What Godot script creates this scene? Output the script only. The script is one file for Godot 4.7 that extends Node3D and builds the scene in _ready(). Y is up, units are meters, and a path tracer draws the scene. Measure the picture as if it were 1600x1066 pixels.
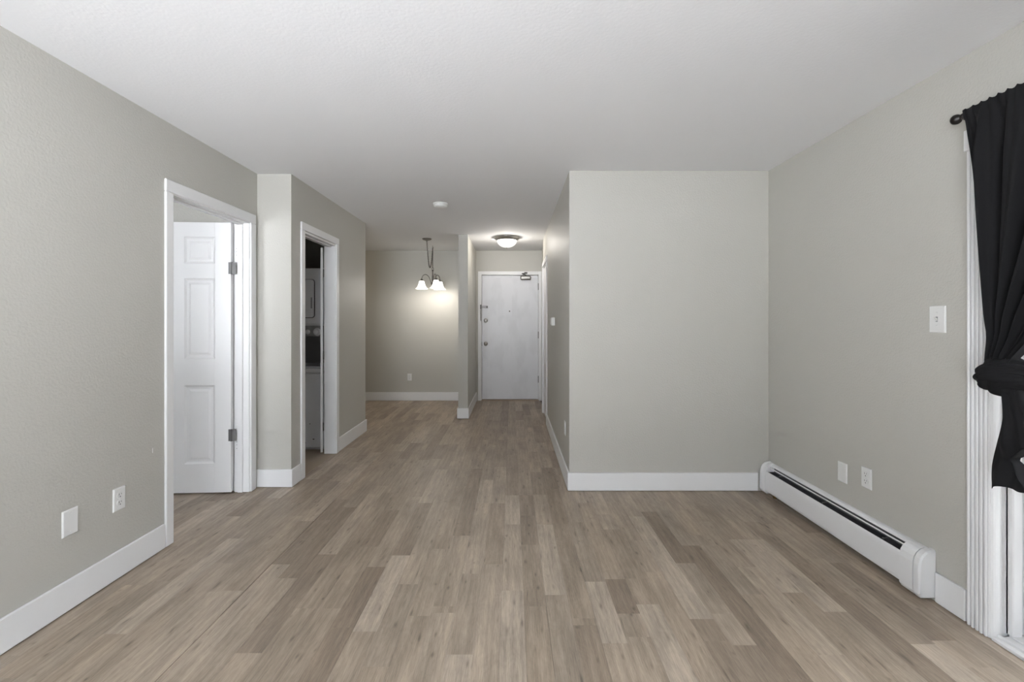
extends Node3D
# Empty apartment living room looking towards the entrance hall.
# World: x to the right, y up, the camera stands at depth 0 and looks along -z ("depth" d means z = -d).

const CEIL := 2.44
const EYE := 1.2933
const FOCAL := 705.0        # pixels, for a 1600 x 1066 frame
const HORIZON := 502.0

const XL := -1.985          # left wall face
const XR := 1.955           # right wall face
const XJ := -1.72           # laundry closet side face
const DJ := 3.515           # laundry closet front face
const DJE := 5.295          # laundry closet end
const XH := 0.437           # hall right wall face
const DB := 3.44            # back wall of the right-hand bay
const DF := 7.33            # far wall
const XP0 := -0.7125
const XP1 := -0.585
const DP := 5.98            # partition front
const DREAR := -1.25        # wall behind the camera

var M := {}
var rng := RandomNumberGenerator.new()

# ---------------------------------------------------------------- mesh helpers
func v(x: float, h: float, d: float) -> Vector3:
	return Vector3(x, h, -d)

func mb() -> SurfaceTool:
	var st := SurfaceTool.new()
	st.begin(Mesh.PRIMITIVE_TRIANGLES)
	return st

func tri(st: SurfaceTool, p: Array, n: Array, uv: Array) -> void:
	var fn: Vector3 = (p[1] - p[0]).cross(p[2] - p[0])
	var order := [0, 2, 1]
	if fn.dot(n[0] + n[1] + n[2]) < 0.0:
		order = [0, 1, 2]
	for i in order:
		st.set_normal(n[i])
		st.set_uv(uv[i])
		st.add_vertex(p[i])

func flat_uv(p: Vector3, n: Vector3) -> Vector2:
	var a := n.abs()
	if a.x >= a.y and a.x >= a.z:
		return Vector2(p.z, -p.y)
	if a.y >= a.z:
		return Vector2(p.x, p.z)
	return Vector2(p.x, -p.y)

func face(st: SurfaceTool, pts: Array, hint: Vector3) -> void:
	var n: Vector3 = Vector3.ZERO
	for i in range(1, pts.size() - 1):
		n += (pts[i] - pts[0]).cross(pts[i + 1] - pts[0])
	if n.length() < 1e-12:
		return
	n = n.normalized()
	if n.dot(hint) < 0.0:
		n = -n
	for i in range(1, pts.size() - 1):
		tri(st, [pts[0], pts[i], pts[i + 1]], [n, n, n], [flat_uv(pts[0], n), flat_uv(pts[i], n), flat_uv(pts[i + 1], n)])

func quad_smooth(st: SurfaceTool, p: Array, n: Array) -> void:
	var uv := [Vector2(0, 0), Vector2(1, 0), Vector2(1, 1), Vector2(0, 1)]
	tri(st, [p[0], p[1], p[2]], [n[0], n[1], n[2]], [uv[0], uv[1], uv[2]])
	tri(st, [p[0], p[2], p[3]], [n[0], n[2], n[3]], [uv[0], uv[2], uv[3]])

# box with chamfered edges, a and b any opposite corners
func bx(st: SurfaceTool, a: Vector3, b: Vector3, r := 0.0) -> void:
	var lo := Vector3(minf(a.x, b.x), minf(a.y, b.y), minf(a.z, b.z))
	var hi := Vector3(maxf(a.x, b.x), maxf(a.y, b.y), maxf(a.z, b.z))
	var c := (lo + hi) / 2.0
	var h := (hi - lo) / 2.0
	r = minf(r, minf(h.x, minf(h.y, h.z)) * 0.98)
	for ax in 3:
		var u := (ax + 1) % 3
		var w := (ax + 2) % 3
		for s in [-1.0, 1.0]:
			var pts := []
			for q in [[-1, -1], [1, -1], [1, 1], [-1, 1]]:
				var p := c
				p[ax] += s * h[ax]
				p[u] += q[0] * (h[u] - r)
				p[w] += q[1] * (h[w] - r)
				pts.append(p)
			var n := Vector3.ZERO
			n[ax] = s
			face(st, pts, n)
	if r <= 0.0:
		return
	for ax in 3:            # edges parallel to ax
		var u := (ax + 1) % 3
		var w := (ax + 2) % 3
		for s in [-1.0, 1.0]:
			for t in [-1.0, 1.0]:
				var pts := []
				for q in [[-1, 0], [1, 0], [1, 1], [-1, 1]]:
					var p := c
					p[ax] += q[0] * (h[ax] - r)
					p[u] += s * (h[u] - (r if q[1] == 1 else 0.0))
					p[w] += t * (h[w] - (0.0 if q[1] == 1 else r))
					pts.append(p)
				var n := Vector3.ZERO
				n[u] = s
				n[w] = t
				face(st, pts, n)
	for s in [-1.0, 1.0]:
		for t in [-1.0, 1.0]:
			for q in [-1.0, 1.0]:
				var e := Vector3(s, t, q)
				var k := h - Vector3(r, r, r)
				face(st, [c + e * Vector3(h.x, k.y, k.z), c + e * Vector3(k.x, h.y, k.z), c + e * Vector3(k.x, k.y, h.z)], e)

# profile: array of Vector2(radius, height along axis)
func lathe(st: SurfaceTool, prof: Array, t: Transform3D, seg := 24, sharp := false) -> void:
	var m := prof.size()
	var nn := []
	for i in m:
		var a: Vector2 = prof[maxi(i - 1, 0)]
		var b: Vector2 = prof[mini(i + 1, m - 1)]
		var d := (b - a).normalized()
		nn.append(Vector2(d.y, -d.x))
	for i in m - 1:
		var n0: Vector2 = nn[i]
		var n1: Vector2 = nn[i + 1]
		if sharp:
			var d2: Vector2 = (prof[i + 1] - prof[i]).normalized()
			n0 = Vector2(d2.y, -d2.x)
			n1 = n0
		for k in seg:
			var a0 := TAU * k / seg
			var a1 := TAU * (k + 1) / seg
			var ps := []
			var ns := []
			for q in [[i, a0, n0], [i, a1, n0], [i + 1, a1, n1], [i + 1, a0, n1]]:
				var pr: Vector2 = prof[q[0]]
				ps.append(t * Vector3(pr.x * cos(q[1]), pr.y, pr.x * sin(q[1])))
				ns.append((t.basis * Vector3(q[2].x * cos(q[1]), q[2].y, q[2].x * sin(q[1]))).normalized())
			quad_smooth(st, ps, ns)

func tube(st: SurfaceTool, pts: Array, r: float, seg := 8, closed := false) -> void:
	var m := pts.size()
	var rings := []
	var up := Vector3(0.13, 0.31, 0.94).normalized()
	for i in m:
		var a: Vector3 = pts[(i - 1 + m) % m] if closed else pts[maxi(i - 1, 0)]
		var b: Vector3 = pts[(i + 1) % m] if closed else pts[mini(i + 1, m - 1)]
		var d := (b - a).normalized()
		var u := d.cross(up).normalized()
		if d.cross(up).length() < 0.05:
			u = d.cross(Vector3.RIGHT).normalized()
		var w := d.cross(u).normalized()
		var ring := []
		for k in seg:
			var an := TAU * k / seg
			ring.append(u * cos(an) + w * sin(an))
		rings.append(ring)
	for i in (m if closed else m - 1):
		var j := (i + 1) % m
		for k in seg:
			var l := (k + 1) % seg
			quad_smooth(st, [pts[i] + rings[i][k] * r, pts[i] + rings[i][l] * r, pts[j] + rings[j][l] * r, pts[j] + rings[j][k] * r], [rings[i][k], rings[i][l], rings[j][l], rings[j][k]])
	if not closed:
		for e in [0, m - 1]:
			var cap := []
			for k in seg:
				cap.append(pts[e] + rings[e][k] * r)
			face(st, cap, (pts[0] - pts[1]) if e == 0 else (pts[m - 1] - pts[m - 2]))

# extrude a closed 2D outline (x = distance out of the wall, y = height) along depth; place(p2, d) -> Vector3
func extrude(st: SurfaceTool, poly: Array, d0: float, d1: float, place: Callable, bevel := 0.0, caps := true) -> void:
	var c := Vector2.ZERO
	for p in poly:
		c += p
	c /= poly.size()
	var secs := [[d0, 0.0], [d1, 0.0]]
	if bevel > 0.0:
		var s := signf(d1 - d0)
		secs = [[d0, bevel], [d0 + s * bevel, 0.0], [d1 - s * bevel, 0.0], [d1, bevel]]
	var loops := []
	for q in secs:
		var l := []
		for p in poly:
			var g: Vector2 = p - c
			l.append(place.call(c + g * (1.0 - q[1] / maxf(g.length(), 0.001)), q[0]))
		loops.append(l)
	var mid: Vector3 = place.call(c, (d0 + d1) / 2.0)
	for i in loops.size() - 1:
		for k in poly.size():
			var e := (k + 1) % poly.size()
			var pts := [loops[i][k], loops[i][e], loops[i + 1][e], loops[i + 1][k]]
			var fc: Vector3 = (pts[0] + pts[1] + pts[2] + pts[3]) / 4.0
			var ax: Vector3 = place.call(c, secs[i][0]).lerp(place.call(c, secs[i + 1][0]), 0.5)
			var hint := fc - ax
			if bevel > 0.0 and i != 1:
				hint += (ax - mid).normalized() * bevel
			face(st, pts, hint)
	if caps:
		face(st, loops[0], loops[0][0] - loops[loops.size() - 1][0])
		face(st, loops[loops.size() - 1], loops[loops.size() - 1][0] - loops[0][0])

# ---------------------------------------------------------------- node helpers
func obj(called: String, st: SurfaceTool, m: Material, parent: Node = self) -> MeshInstance3D:
	var o := MeshInstance3D.new()
	o.name = called
	o.mesh = st.commit()
	o.material_override = m
	o.cast_shadow = GeometryInstance3D.SHADOW_CASTING_SETTING_ON
	parent.add_child(o, true)
	return o

var taken := {}
func numbered(called: String) -> String:
	if not taken.has(called):
		taken[called] = 0
		return called
	taken[called] += 1
	return "%s_%03d" % [called, taken[called]]

func thing(called: String, label: String, category: String, at := Vector3.ZERO, group := "") -> Node3D:
	var o := Node3D.new()
	o.name = numbered(called)
	add_child(o)
	o.position = at
	o.set_meta("label", label)
	o.set_meta("category", category)
	if group:
		o.set_meta("group", group)
	return o

func structure(called: String, label: String, category: String) -> Node3D:
	var o := Node3D.new()
	o.name = called
	add_child(o)
	tag(o, label, category)
	return o

func tag(o: Node, label: String, category: String) -> void:
	o.set_meta("kind", "structure")
	o.set_meta("label", label)
	o.set_meta("category", category)

func wall(called: String, label: String, boxes: Array, m: Material) -> MeshInstance3D:
	var st := mb()
	for b in boxes:
		bx(st, v(b[0], b[1], b[2]), v(b[3], b[4], b[5]))
	var o := obj(called, st, m)
	tag(o, label, "wall")
	return o

func skirting(called: String, label: String, runs: Array) -> void:
	var st := mb()
	for b in runs:
		bx(st, v(b[0], 0.004, b[1]), v(b[2], 0.14, b[3]), 0.0025)
	var o := obj(called, st, M.trim)
	tag(o, label, "baseboard")

func mat(c: Color, rough: float, metal := 0.0, spec := 0.5) -> StandardMaterial3D:
	var m := StandardMaterial3D.new()
	m.albedo_color = c
	m.roughness = rough
	m.metallic = metal
	m.metallic_specular = spec
	return m

func noise_tex(freq: float, size: int, seed_: int, normal := false, bump := 1.0, octaves := 3) -> NoiseTexture2D:
	var n := FastNoiseLite.new()
	n.noise_type = FastNoiseLite.TYPE_SIMPLEX_SMOOTH
	n.seed = seed_
	n.frequency = freq
	n.fractal_octaves = octaves
	var t := NoiseTexture2D.new()
	t.width = size
	t.height = size
	t.seamless = true
	t.noise = n
	t.as_normal_map = normal
	t.bump_strength = bump
	return t

# ---------------------------------------------------------------- main
func _ready() -> void:
	rng.seed = 20417
	view_and_light()
	materials()
	shell()
	floor_planks()
	baseboards()
	bedroom_door()
	laundry_door()
	hall_closet_door()
	entry_door()
	patio_door()
	rear_windows()
	laundry_unit()
	heater()
	curtains()
	ceiling_lamp()
	chandelier()
	kitchen_lamp()
	smoke_detector()
	thermostat()
	plates()

func view_and_light() -> void:
	var cam := Camera3D.new()
	cam.name = "camera"
	cam.projection = Camera3D.PROJECTION_FRUSTUM
	cam.keep_aspect = Camera3D.KEEP_HEIGHT
	cam.near = 0.05
	cam.far = 100.0
	cam.size = 0.05 * 1066.0 / FOCAL
	cam.frustum_offset = Vector2(0.0, 0.05 * (HORIZON - 533.0) / FOCAL)
	cam.position = Vector3(0, EYE, 0)
	add_child(cam)
	cam.current = true
	var sky_m := ProceduralSkyMaterial.new()      # overcast sky over ground covered with bright snow
	sky_m.sky_top_color = Color(0.87, 0.905, 0.95)
	sky_m.sky_horizon_color = Color(0.97, 0.98, 1.0)
	sky_m.ground_horizon_color = Color(0.95, 0.965, 0.99)
	sky_m.ground_bottom_color = Color(0.92, 0.935, 0.96)
	sky_m.ground_energy_multiplier = 1.5
	sky_m.sun_angle_max = 0.0
	sky_m.energy_multiplier = 1.0
	var sky := Sky.new()
	sky.sky_material = sky_m
	var env := Environment.new()
	env.background_mode = Environment.BG_SKY
	env.sky = sky
	env.background_energy_multiplier = 11.2
	env.tonemap_mode = Environment.TONE_MAPPER_LINEAR
	env.tonemap_exposure = 1.0
	env.sdfgi_enabled = true
	env.ssao_enabled = true
	env.ssil_enabled = true
	var we := WorldEnvironment.new()
	we.name = "environment"
	we.environment = env
	add_child(we)

# ---------------------------------------------------------------- materials
func materials() -> void:
	var peel := noise_tex(0.045, 512, 5, true, 2.2, 2)
	var wm := mat(Color8(187, 185, 178), 0.5, 0.0, 0.42)
	wm.normal_enabled = true
	wm.normal_texture = peel
	wm.normal_scale = 0.5
	wm.uv1_triplanar = true
	wm.uv1_world_triplanar = true
	wm.uv1_scale = Vector3(2.6, 2.6, 2.6)
	M.wall = wm
	var cm := mat(Color8(238, 238, 239), 0.85, 0.0, 0.3)
	cm.normal_enabled = true
	cm.normal_texture = peel
	cm.normal_scale = 0.2
	cm.uv1_triplanar = true
	cm.uv1_world_triplanar = true
	cm.uv1_scale = Vector3(2.0, 2.0, 2.0)
	M.ceiling = cm
	M.trim = mat(Color8(231, 231, 231), 0.38)
	M.door = mat(Color8(233, 233, 233), 0.36)
	var em := mat(Color8(222, 223, 227), 0.42)
	em.albedo_texture = smudged()
	em.uv1_scale = Vector3(0.9, 0.5, 1)
	M.entry = em
	M.steel = mat(Color8(112, 111, 110), 0.5, 0.7)
	M.dark_nickel = mat(Color8(112, 108, 103), 0.32, 0.9)
	M.dark_steel = mat(Color8(105, 104, 102), 0.4, 1.0)
	M.nickel = mat(Color8(165, 163, 159), 0.3, 1.0)
	M.bronze = mat(Color8(34, 30, 28), 0.4, 0.3)
	M.plastic = mat(Color8(226, 226, 224), 0.35)
	M.slot = mat(Color8(52, 52, 54), 0.6)
	M.heater = mat(Color8(231, 231, 231), 0.4)
	M.fin = mat(Color8(140, 140, 141), 0.45, 0.9)
	M.galvanized = mat(Color8(128, 129, 130), 0.5, 0.8)
	M.brass = mat(Color8(120, 92, 52), 0.4, 0.8)
	M.appliance = mat(Color8(225, 226, 228), 0.3)
	M.appliance_grey = mat(Color8(150, 151, 153), 0.4)
	M.laundry_wall = mat(Color8(205, 205, 203), 0.7)
	M.concrete = mat(Color8(176, 173, 168), 0.9)
	M.chip = mat(Color8(38, 34, 32), 0.7)
	var cl := mat(Color8(30, 30, 31), 0.92, 0.0, 0.25)
	cl.normal_enabled = true
	cl.normal_texture = noise_tex(0.22, 256, 9, true, 3.0, 2)
	cl.normal_scale = 0.35
	cl.uv1_triplanar = true
	cl.uv1_scale = Vector3(9, 9, 9)
	cl.rim_enabled = true
	cl.rim = 0.12
	M.cloth = cl
	var gl := mat(Color(0.96, 0.98, 0.98, 0.06), 0.02)
	gl.transparency = BaseMaterial3D.TRANSPARENCY_ALPHA
	M.glass = gl
	var lit := mat(Color8(250, 248, 244), 0.4)
	lit.emission_enabled = true
	lit.emission = Color(1.0, 0.985, 0.96)
	lit.emission_energy_multiplier = 1.6
	M.lit_glass = lit
	M.subfloor = mat(Color8(60, 52, 45), 0.9)
	M.laundry_floor = mat(Color8(168, 152, 133), 0.5)
	var wood := wood_image()
	M.wood = []
	for c in [[197, 180, 162], [206, 189, 171], [188, 171, 153], [213, 197, 180], [176, 159, 142], [200, 182, 163], [192, 176, 159], [168, 151, 134]]:
		var w := mat(Color8(c[0], c[1], c[2]), 0.44, 0.0, 0.46)
		w.albedo_texture = wood
		M.wood.append(w)

# faint hand marks on the white paint of the entrance door
func smudged() -> ImageTexture:
	var n := FastNoiseLite.new()
	n.seed = 77
	n.frequency = 0.012
	n.fractal_octaves = 4
	var im := n.get_image(256, 256, false, false, true)
	im.convert(Image.FORMAT_RGB8)
	for y in 256:
		for x in 256:
			var g := im.get_pixel(x, y).r
			var k := 1.0 - 0.025 * clampf((g - 0.5) * 4.0, 0.0, 1.0)
			im.set_pixel(x, y, Color(k, k, k))
	return ImageTexture.create_from_image(im)

# oak laminate print: u runs along the strip (2 m), v across (0.8 m)
func wood_image() -> ImageTexture:
	var W := 2048
	var H := 1024
	var layer := func(sw: int, sh: int, freq: float, sd: int, oct: int) -> PackedByteArray:
		var n := FastNoiseLite.new()
		n.seed = sd
		n.frequency = freq
		n.fractal_octaves = oct
		var im := n.get_image(sw, sh, false, false, true)
		im.convert(Image.FORMAT_L8)
		im.resize(W, H, Image.INTERPOLATE_CUBIC)
		return im.get_data()
	var fine: PackedByteArray = layer.call(96, 1024, 0.22, 3, 2)
	var mid: PackedByteArray = layer.call(64, 512, 0.06, 11, 3)
	var broad: PackedByteArray = layer.call(128, 128, 0.03, 19, 3)
	var warp: PackedByteArray = layer.call(256, 256, 0.012, 23, 3)
	var pore: PackedByteArray = layer.call(256, 1024, 0.35, 29, 1)
	var out := PackedFloat32Array()
	out.resize(W * H)
	for y in H:
		for x in W:
			var i := y * W + x
			var ring := sin((y * 0.055 + (warp[i] - 128.0) * 0.16) * 1.35)
			var g := 0.80 + (fine[i] - 128.0) * 0.0006 + (mid[i] - 128.0) * 0.00048 + (broad[i] - 128.0) * 0.0005 + ring * 0.010
			var p := pore[i]
			if p > 190:
				g -= (p - 190.0) * 0.0016
			out[i] = g
	var r2 := RandomNumberGenerator.new()
	r2.seed = 555
	for k in 60:                                   # knots and mineral streaks
		var cx := r2.randi_range(60, W - 60)
		var cy := r2.randi_range(30, H - 30)
		var rx := r2.randf_range(8, 34)
		var ry := r2.randf_range(4, 9)
		var s := r2.randf_range(0.08, 0.26)
		for y in range(maxi(cy - 36, 0), mini(cy + 36, H)):
			for x in range(maxi(cx - 130, 0), mini(cx + 130, W)):
				var i := y * W + x
				var dx := (x - cx) / rx
				var dy := (y - cy + (warp[i] - 128.0) * 0.12) / ry
				var q := dx * dx + dy * dy
				if q < 9.0:
					out[i] -= s * exp(-q * 0.9) * (0.6 + 0.4 * fine[i] / 255.0)
	var bytes := PackedByteArray()
	bytes.resize(W * H * 3)
	for i in W * H:
		var g: float = clampf(out[i], 0.0, 1.0)
		bytes[i * 3] = int(g * 255.0)
		bytes[i * 3 + 1] = int(clampf(g * 0.995 - 0.002, 0, 1) * 255.0)
		bytes[i * 3 + 2] = int(clampf(g * 0.985 - 0.004, 0, 1) * 255.0)
	return ImageTexture.create_from_image(Image.create_from_data(W, H, false, Image.FORMAT_RGB8, bytes))

# ---------------------------------------------------------------- the shell of the flat
func shell() -> void:
	var st := mb()
	bx(st, v(-4.75, CEIL, -1.45), v(2.3, CEIL + 0.15, 7.95))
	tag(obj("ceiling", st, M.ceiling), "flat white ceiling over living room and hall", "ceiling")
	var lw := wall("wall_left", "greige textured wall on the left around the white six panel door", [
		[XL - 0.11, 0, DREAR, XL, CEIL, 2.607], [XL - 0.11, 2.05, 2.607, XL, CEIL, 3.425], [XL - 0.11, 0, 3.425, XL, CEIL, DJ]], M.wall)
	st = mb()
	bx(st, v(XL - 0.001, 0.565, 2.49), v(XL + 0.0012, 0.592, 2.494), 0.0006)
	obj("paint_nick", st, M.plastic, lw)
	wall("wall_closet_front", "short bright greige wall face between the two white doorways", [[-2.095, 0, DJ, XJ, CEIL, DJ + 0.1]], M.wall)
	wall("wall_bedroom_end", "greige bedroom wall behind the open white door", [[-4.6, 0, DJ, -2.095, CEIL, DJ + 0.1]], M.wall)
	wall("wall_closet_side", "greige wall around the narrow laundry doorway", [
		[XJ - 0.11, 0, DJ + 0.1, XJ, CEIL, 3.708], [XJ - 0.11, 2.04, 3.708, XJ, CEIL, 4.408], [XJ - 0.11, 0, 4.408, XJ, CEIL, DJE]], M.wall)
	wall("wall_closet_end", "greige closet end wall turned towards the dining nook", [[-3.3, 0, DJE - 0.11, XJ - 0.11, CEIL, DJE]], M.wall)
	wall("wall_laundry_inside", "plain wall closing the laundry closet on the far side", [[-2.75, 0, DJ + 0.1, -2.65, CEIL, DJE - 0.11]], M.laundry_wall)
	wall("wall_dining_side", "greige side wall of the dining nook", [[-3.42, 0, DJE - 0.11, -3.3, CEIL, DF]], M.wall)
	wall("wall_far", "greige far wall behind chandelier and around the entrance door", [
		[-3.42, 0, DF, -0.499, CEIL, DF + 0.15], [-0.499, 2.05, DF, 0.436, CEIL, DF + 0.15], [0.436, 0, DF, 0.7, CEIL, DF + 0.15]], M.wall)
	wall("wall_partition", "narrow greige partition wall ending between dining nook and entrance hall", [[XP0, 0, DP, XP1, CEIL, DF]], M.wall)
	wall("wall_hall", "greige right wall of the hall with thermostat and closet door", [
		[XH, 0, DB + 0.12, XH + 0.12, CEIL, 5.65], [XH, 2.05, 5.65, XH + 0.12, CEIL, 6.35], [XH + 0.048, 0, 6.35, XH + 0.12, CEIL, DF],
		[XH + 0.11, 0, 5.65, XH + 0.2, CEIL, 6.35]], M.wall)
	wall("wall_back", "pale greige wall facing the camera right of the hall", [[XH, 0, DB, XR + 0.2, CEIL, DB + 0.12]], M.wall)
	wall("wall_right", "greige right wall above the baseboard heater beside the curtain", [
		[XR, 0, 1.845, XR + 0.2, CEIL, DB], [XR, 2.04, 0.0, XR + 0.2, CEIL, 1.845], [XR, 0, DREAR, XR + 0.2, CEIL, 0.0]], M.wall)
	wall("wall_rear", "wall with a wide window behind the viewer", [
		[-2.2, 0, DREAR - 0.15, -1.88, CEIL, DREAR], [0.1, 0, DREAR - 0.15, 2.155, CEIL, DREAR],
		[-1.88, 0, DREAR - 0.15, 0.1, 0.35, DREAR], [-1.88, 2.2, DREAR - 0.15, 0.1, CEIL, DREAR]], M.wall)
	wall("wall_bedroom_side", "bedroom wall facing its doorway", [[-4.72, 0, 0.15, -4.6, CEIL, DJ + 0.1]], M.wall)
	wall("wall_corridor", "corridor wall outside the entrance door", [[-0.8, 0, DF + 0.5, 0.9, CEIL, DF + 0.6], [-0.9, 0, DF + 0.15, -0.8, CEIL, DF + 0.6], [0.8, 0, DF + 0.15, 0.9, CEIL, DF + 0.5]], M.wall)
	wall("wall_bedroom_window", "bedroom wall with a window", [
		[-4.6, 0, 0.15, -3.9, CEIL, 0.3], [-2.7, 0, 0.15, -2.095, CEIL, 0.3],
		[-3.9, 0, 0.15, -2.7, 0.8, 0.3], [-3.9, 2.1, 0.15, -2.7, CEIL, 0.3]], M.wall)

	# covered balcony outside the patio door
	var bal := structure("floor_balcony", "covered balcony outside the patio door", "balcony")
	for q in [["deck", 2.16, -0.2, -0.6, 4.4, -0.03, 2.7], ["roof", 2.16, 2.36, -0.6, 4.5, 2.7, 2.7], ["parapet", 4.3, -0.03, -0.6, 4.4, 0.95, 2.7], ["side_wall", 2.16, -0.03, 2.6, 4.3, 2.36, 2.7], ["side_wall", 2.16, -0.03, -0.6, 4.3, 2.36, -0.5]]:
		st = mb()
		bx(st, v(q[1], q[2], q[3]), v(q[4], q[5], q[6]))
		obj(q[0], st, M.concrete, bal)

# ---------------------------------------------------------------- floor
func floor_planks() -> void:
	var fl := structure("floor", "grey brown oak laminate floor of staggered strips", "floor")
	var st := mb()
	bx(st, v(-4.75, -0.15, -1.45), v(2.3, -0.006, 7.95))
	obj("subfloor", st, M.subfloor, fl)
	st = mb()
	bx(st, v(-2.65, -0.005, DJ + 0.1), v(XJ - 0.03, -0.0006, DJE - 0.11))
	obj("laundry_floor", st, M.laundry_floor, fl)
	st = mb()
	bx(st, v(XJ - 0.034, -0.004, 3.724), v(XJ - 0.012, 0.0015, 4.395), 0.001)
	obj("threshold_strip", st, M.laundry_floor, fl)
	var width := 0.1027
	# strips that stand out in the picture: row -> [from depth, to depth, tone]
	var known := {
		-7: [[1.88, 2.49, 3], [2.49, 3.21, 4]], -4: [[2.0, 2.72, 0], [2.72, 3.95, 4]], -3: [[1.75, 2.31, 6], [2.31, 3.21, 1], [3.21, 3.68, 3]],
		-2: [[2.4, 3.2, 2], [3.2, 4.0, 1]], -1: [[1.5, 2.165, 3], [2.165, 2.87, 1], [2.87, 3.35, 3]], 0: [[1.55, 2.61, 2], [2.61, 3.35, 4]],
		1: [[1.5, 2.13, 6], [2.13, 2.87, 3]], 3: [[1.81, 2.24, 3], [2.24, 2.9, 6]], 4: [[1.4, 1.995, 0], [1.995, 2.26, 7]],
		5: [[1.5, 2.06, 3], [2.06, 2.8, 2]], 8: [[1.8, 2.41, 6], [2.41, 3.06, 7]]}
	var pieces := []
	for n in range(-45, 19):
		var x0 := 0.0535 + n * width
		var x1 := x0 + width
		var xc := (x0 + x1) / 2.0
		var spans := []
		if xc < -3.3:
			spans = [[0.3, DJ]]
		elif xc < XL - 0.11:
			spans = [[0.3, DJ], [DJE, DF]]
		elif xc < XJ - 0.06:
			spans = [[DREAR, DJ], [DJE, DF]]
		elif xc < XH + 0.04:
			spans = [[DREAR, DF]]
		else:
			spans = [[DREAR, DB]]
		for s in spans:
			var d: float = s[0] - rng.randf_range(0.0, 0.55)
			while d < s[1]:
				var e := d + rng.randf_range(0.48, 1.12)
				if s[1] - e < 0.16:
					e = s[1]
				e = minf(e, s[1])
				var given := -1
				if known.has(n):
					for q in known[n]:
						if absf(d - q[0]) < 0.001:
							e = q[1]
							given = q[2]
					if given < 0 and d < known[n][0][0] and e > known[n][0][0] - 0.2:
						e = known[n][0][0]
				var dd := maxf(d, s[0])
				if e - dd > 0.02:
					var cuts := []
					var marks := [dd]
					for mk in [DJ, DJE]:
						if x0 < XJ and xc > XJ - 0.06 and mk > dd + 0.001 and mk < e - 0.001:
							marks.append(mk)
					marks.append(e)
					for i in marks.size() - 1:
						cuts.append([marks[i], marks[i + 1]])
					for c in cuts:
						var xa := x0
						if xc > XJ - 0.06 and x0 < XJ - 0.012 and c[1] > DJ + 0.001 and c[0] < DJE - 0.001:
							xa = XJ - 0.012
						pieces.append({"x0": xa, "x1": x1, "d0": c[0], "d1": c[1], "n": n, "tone": given if given >= 0 else tone()})
				d = e
	var shown := []
	var rest := []
	for p in pieces:
		var xc: float = (p.x0 + p.x1) / 2.0
		var seen_ := false
		for k in 9:
			var d: float = lerpf(p.d0, p.d1, k / 8.0)
			if d < 1.60 or absf(xc) / d > 806.0 / FOCAL:
				continue
			if d < DB and xc > XL and xc < XR:
				seen_ = true
			elif xc > XJ and xc < XH and d < DF and xc / d > -0.335:
				seen_ = true
			elif d > 2.6 and d < DJ and xc < XL and xc > -2.62:
				seen_ = true
		if seen_:
			p.size = (p.d1 - p.d0) / (maxf(p.d0, 1.6) * maxf(p.d1, 1.6)) / maxf(p.d0, 1.6)
			shown.append(p)
		else:
			rest.append(p)
	shown.sort_custom(func(a, b): return a.size > b.size)
	print("planks in view ", shown.size(), " others ", rest.size())
	while shown.size() > 300:
		rest.append(shown.pop_back())
	for p in shown:
		var s := mb()
		plank(s, p)
		obj("plank", s, M.wood[p.tone], fl)
	var by := []
	for k in M.wood.size():
		by.append(mb())
	for p in rest:
		plank(by[p.tone], p)
	for k in by.size():
		var o := obj("planks_beyond", by[k], M.wood[k], fl)
		o.set_meta("kind", "stuff")

func tone() -> int:
	var r := rng.randf()
	for q in [[0.24, 0], [0.40, 1], [0.56, 2], [0.66, 3], [0.76, 4], [0.86, 5], [0.96, 6]]:
		if r < q[0]:
			return q[1]
	return 7

func plank(st: SurfaceTool, p: Dictionary) -> void:
	var joint: bool = posmod(p.n, 2) == 1
	var ga := 0.00035 if joint else 0.00008
	var gb := 0.00008 if joint else 0.00035
	if p.n == -13 and p.d0 < 3.3:
		ga = 0.0028
	var x0: float = p.x0 + ga
	var x1: float = p.x1 - gb
	var d0: float = p.d0 + 0.00012
	var d1: float = p.d1 - 0.00012
	var uo := rng.randf_range(0.0, 1.0)
	var vo := rng.randf_range(0.02, 0.85)
	var fl := -1.0 if rng.randf() < 0.5 else 1.0
	var top := [v(x0, 0, d0), v(x1, 0, d0), v(x1, 0, d1), v(x0, 0, d1)]
	var uv := [Vector2(uo, vo), Vector2(uo, vo + (x1 - x0) / 0.8), Vector2(uo + fl * (d1 - d0) / 2.0, vo + (x1 - x0) / 0.8), Vector2(uo + fl * (d1 - d0) / 2.0, vo)]
	var n := Vector3.UP
	tri(st, [top[0], top[1], top[2]], [n, n, n], [uv[0], uv[1], uv[2]])
	tri(st, [top[0], top[2], top[3]], [n, n, n], [uv[0], uv[2], uv[3]])
	var c := v((x0 + x1) / 2.0, 0, (d0 + d1) / 2.0)
	for i in 4:
		var a: Vector3 = top[i]
		var b: Vector3 = top[(i + 1) % 4]
		var hint := (a + b) / 2.0 - c
		var lo := Vector3(0, -0.006, 0)
		var nn := Vector3(signf(hint.x), 0, 0) if i % 2 == 1 else Vector3(0, 0, signf(hint.z))
		tri(st, [a, b, b + lo], [nn, nn, nn], [uv[i], uv[(i + 1) % 4], uv[(i + 1) % 4]])
		tri(st, [a, b + lo, a + lo], [nn, nn, nn], [uv[i], uv[(i + 1) % 4], uv[i]])

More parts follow.
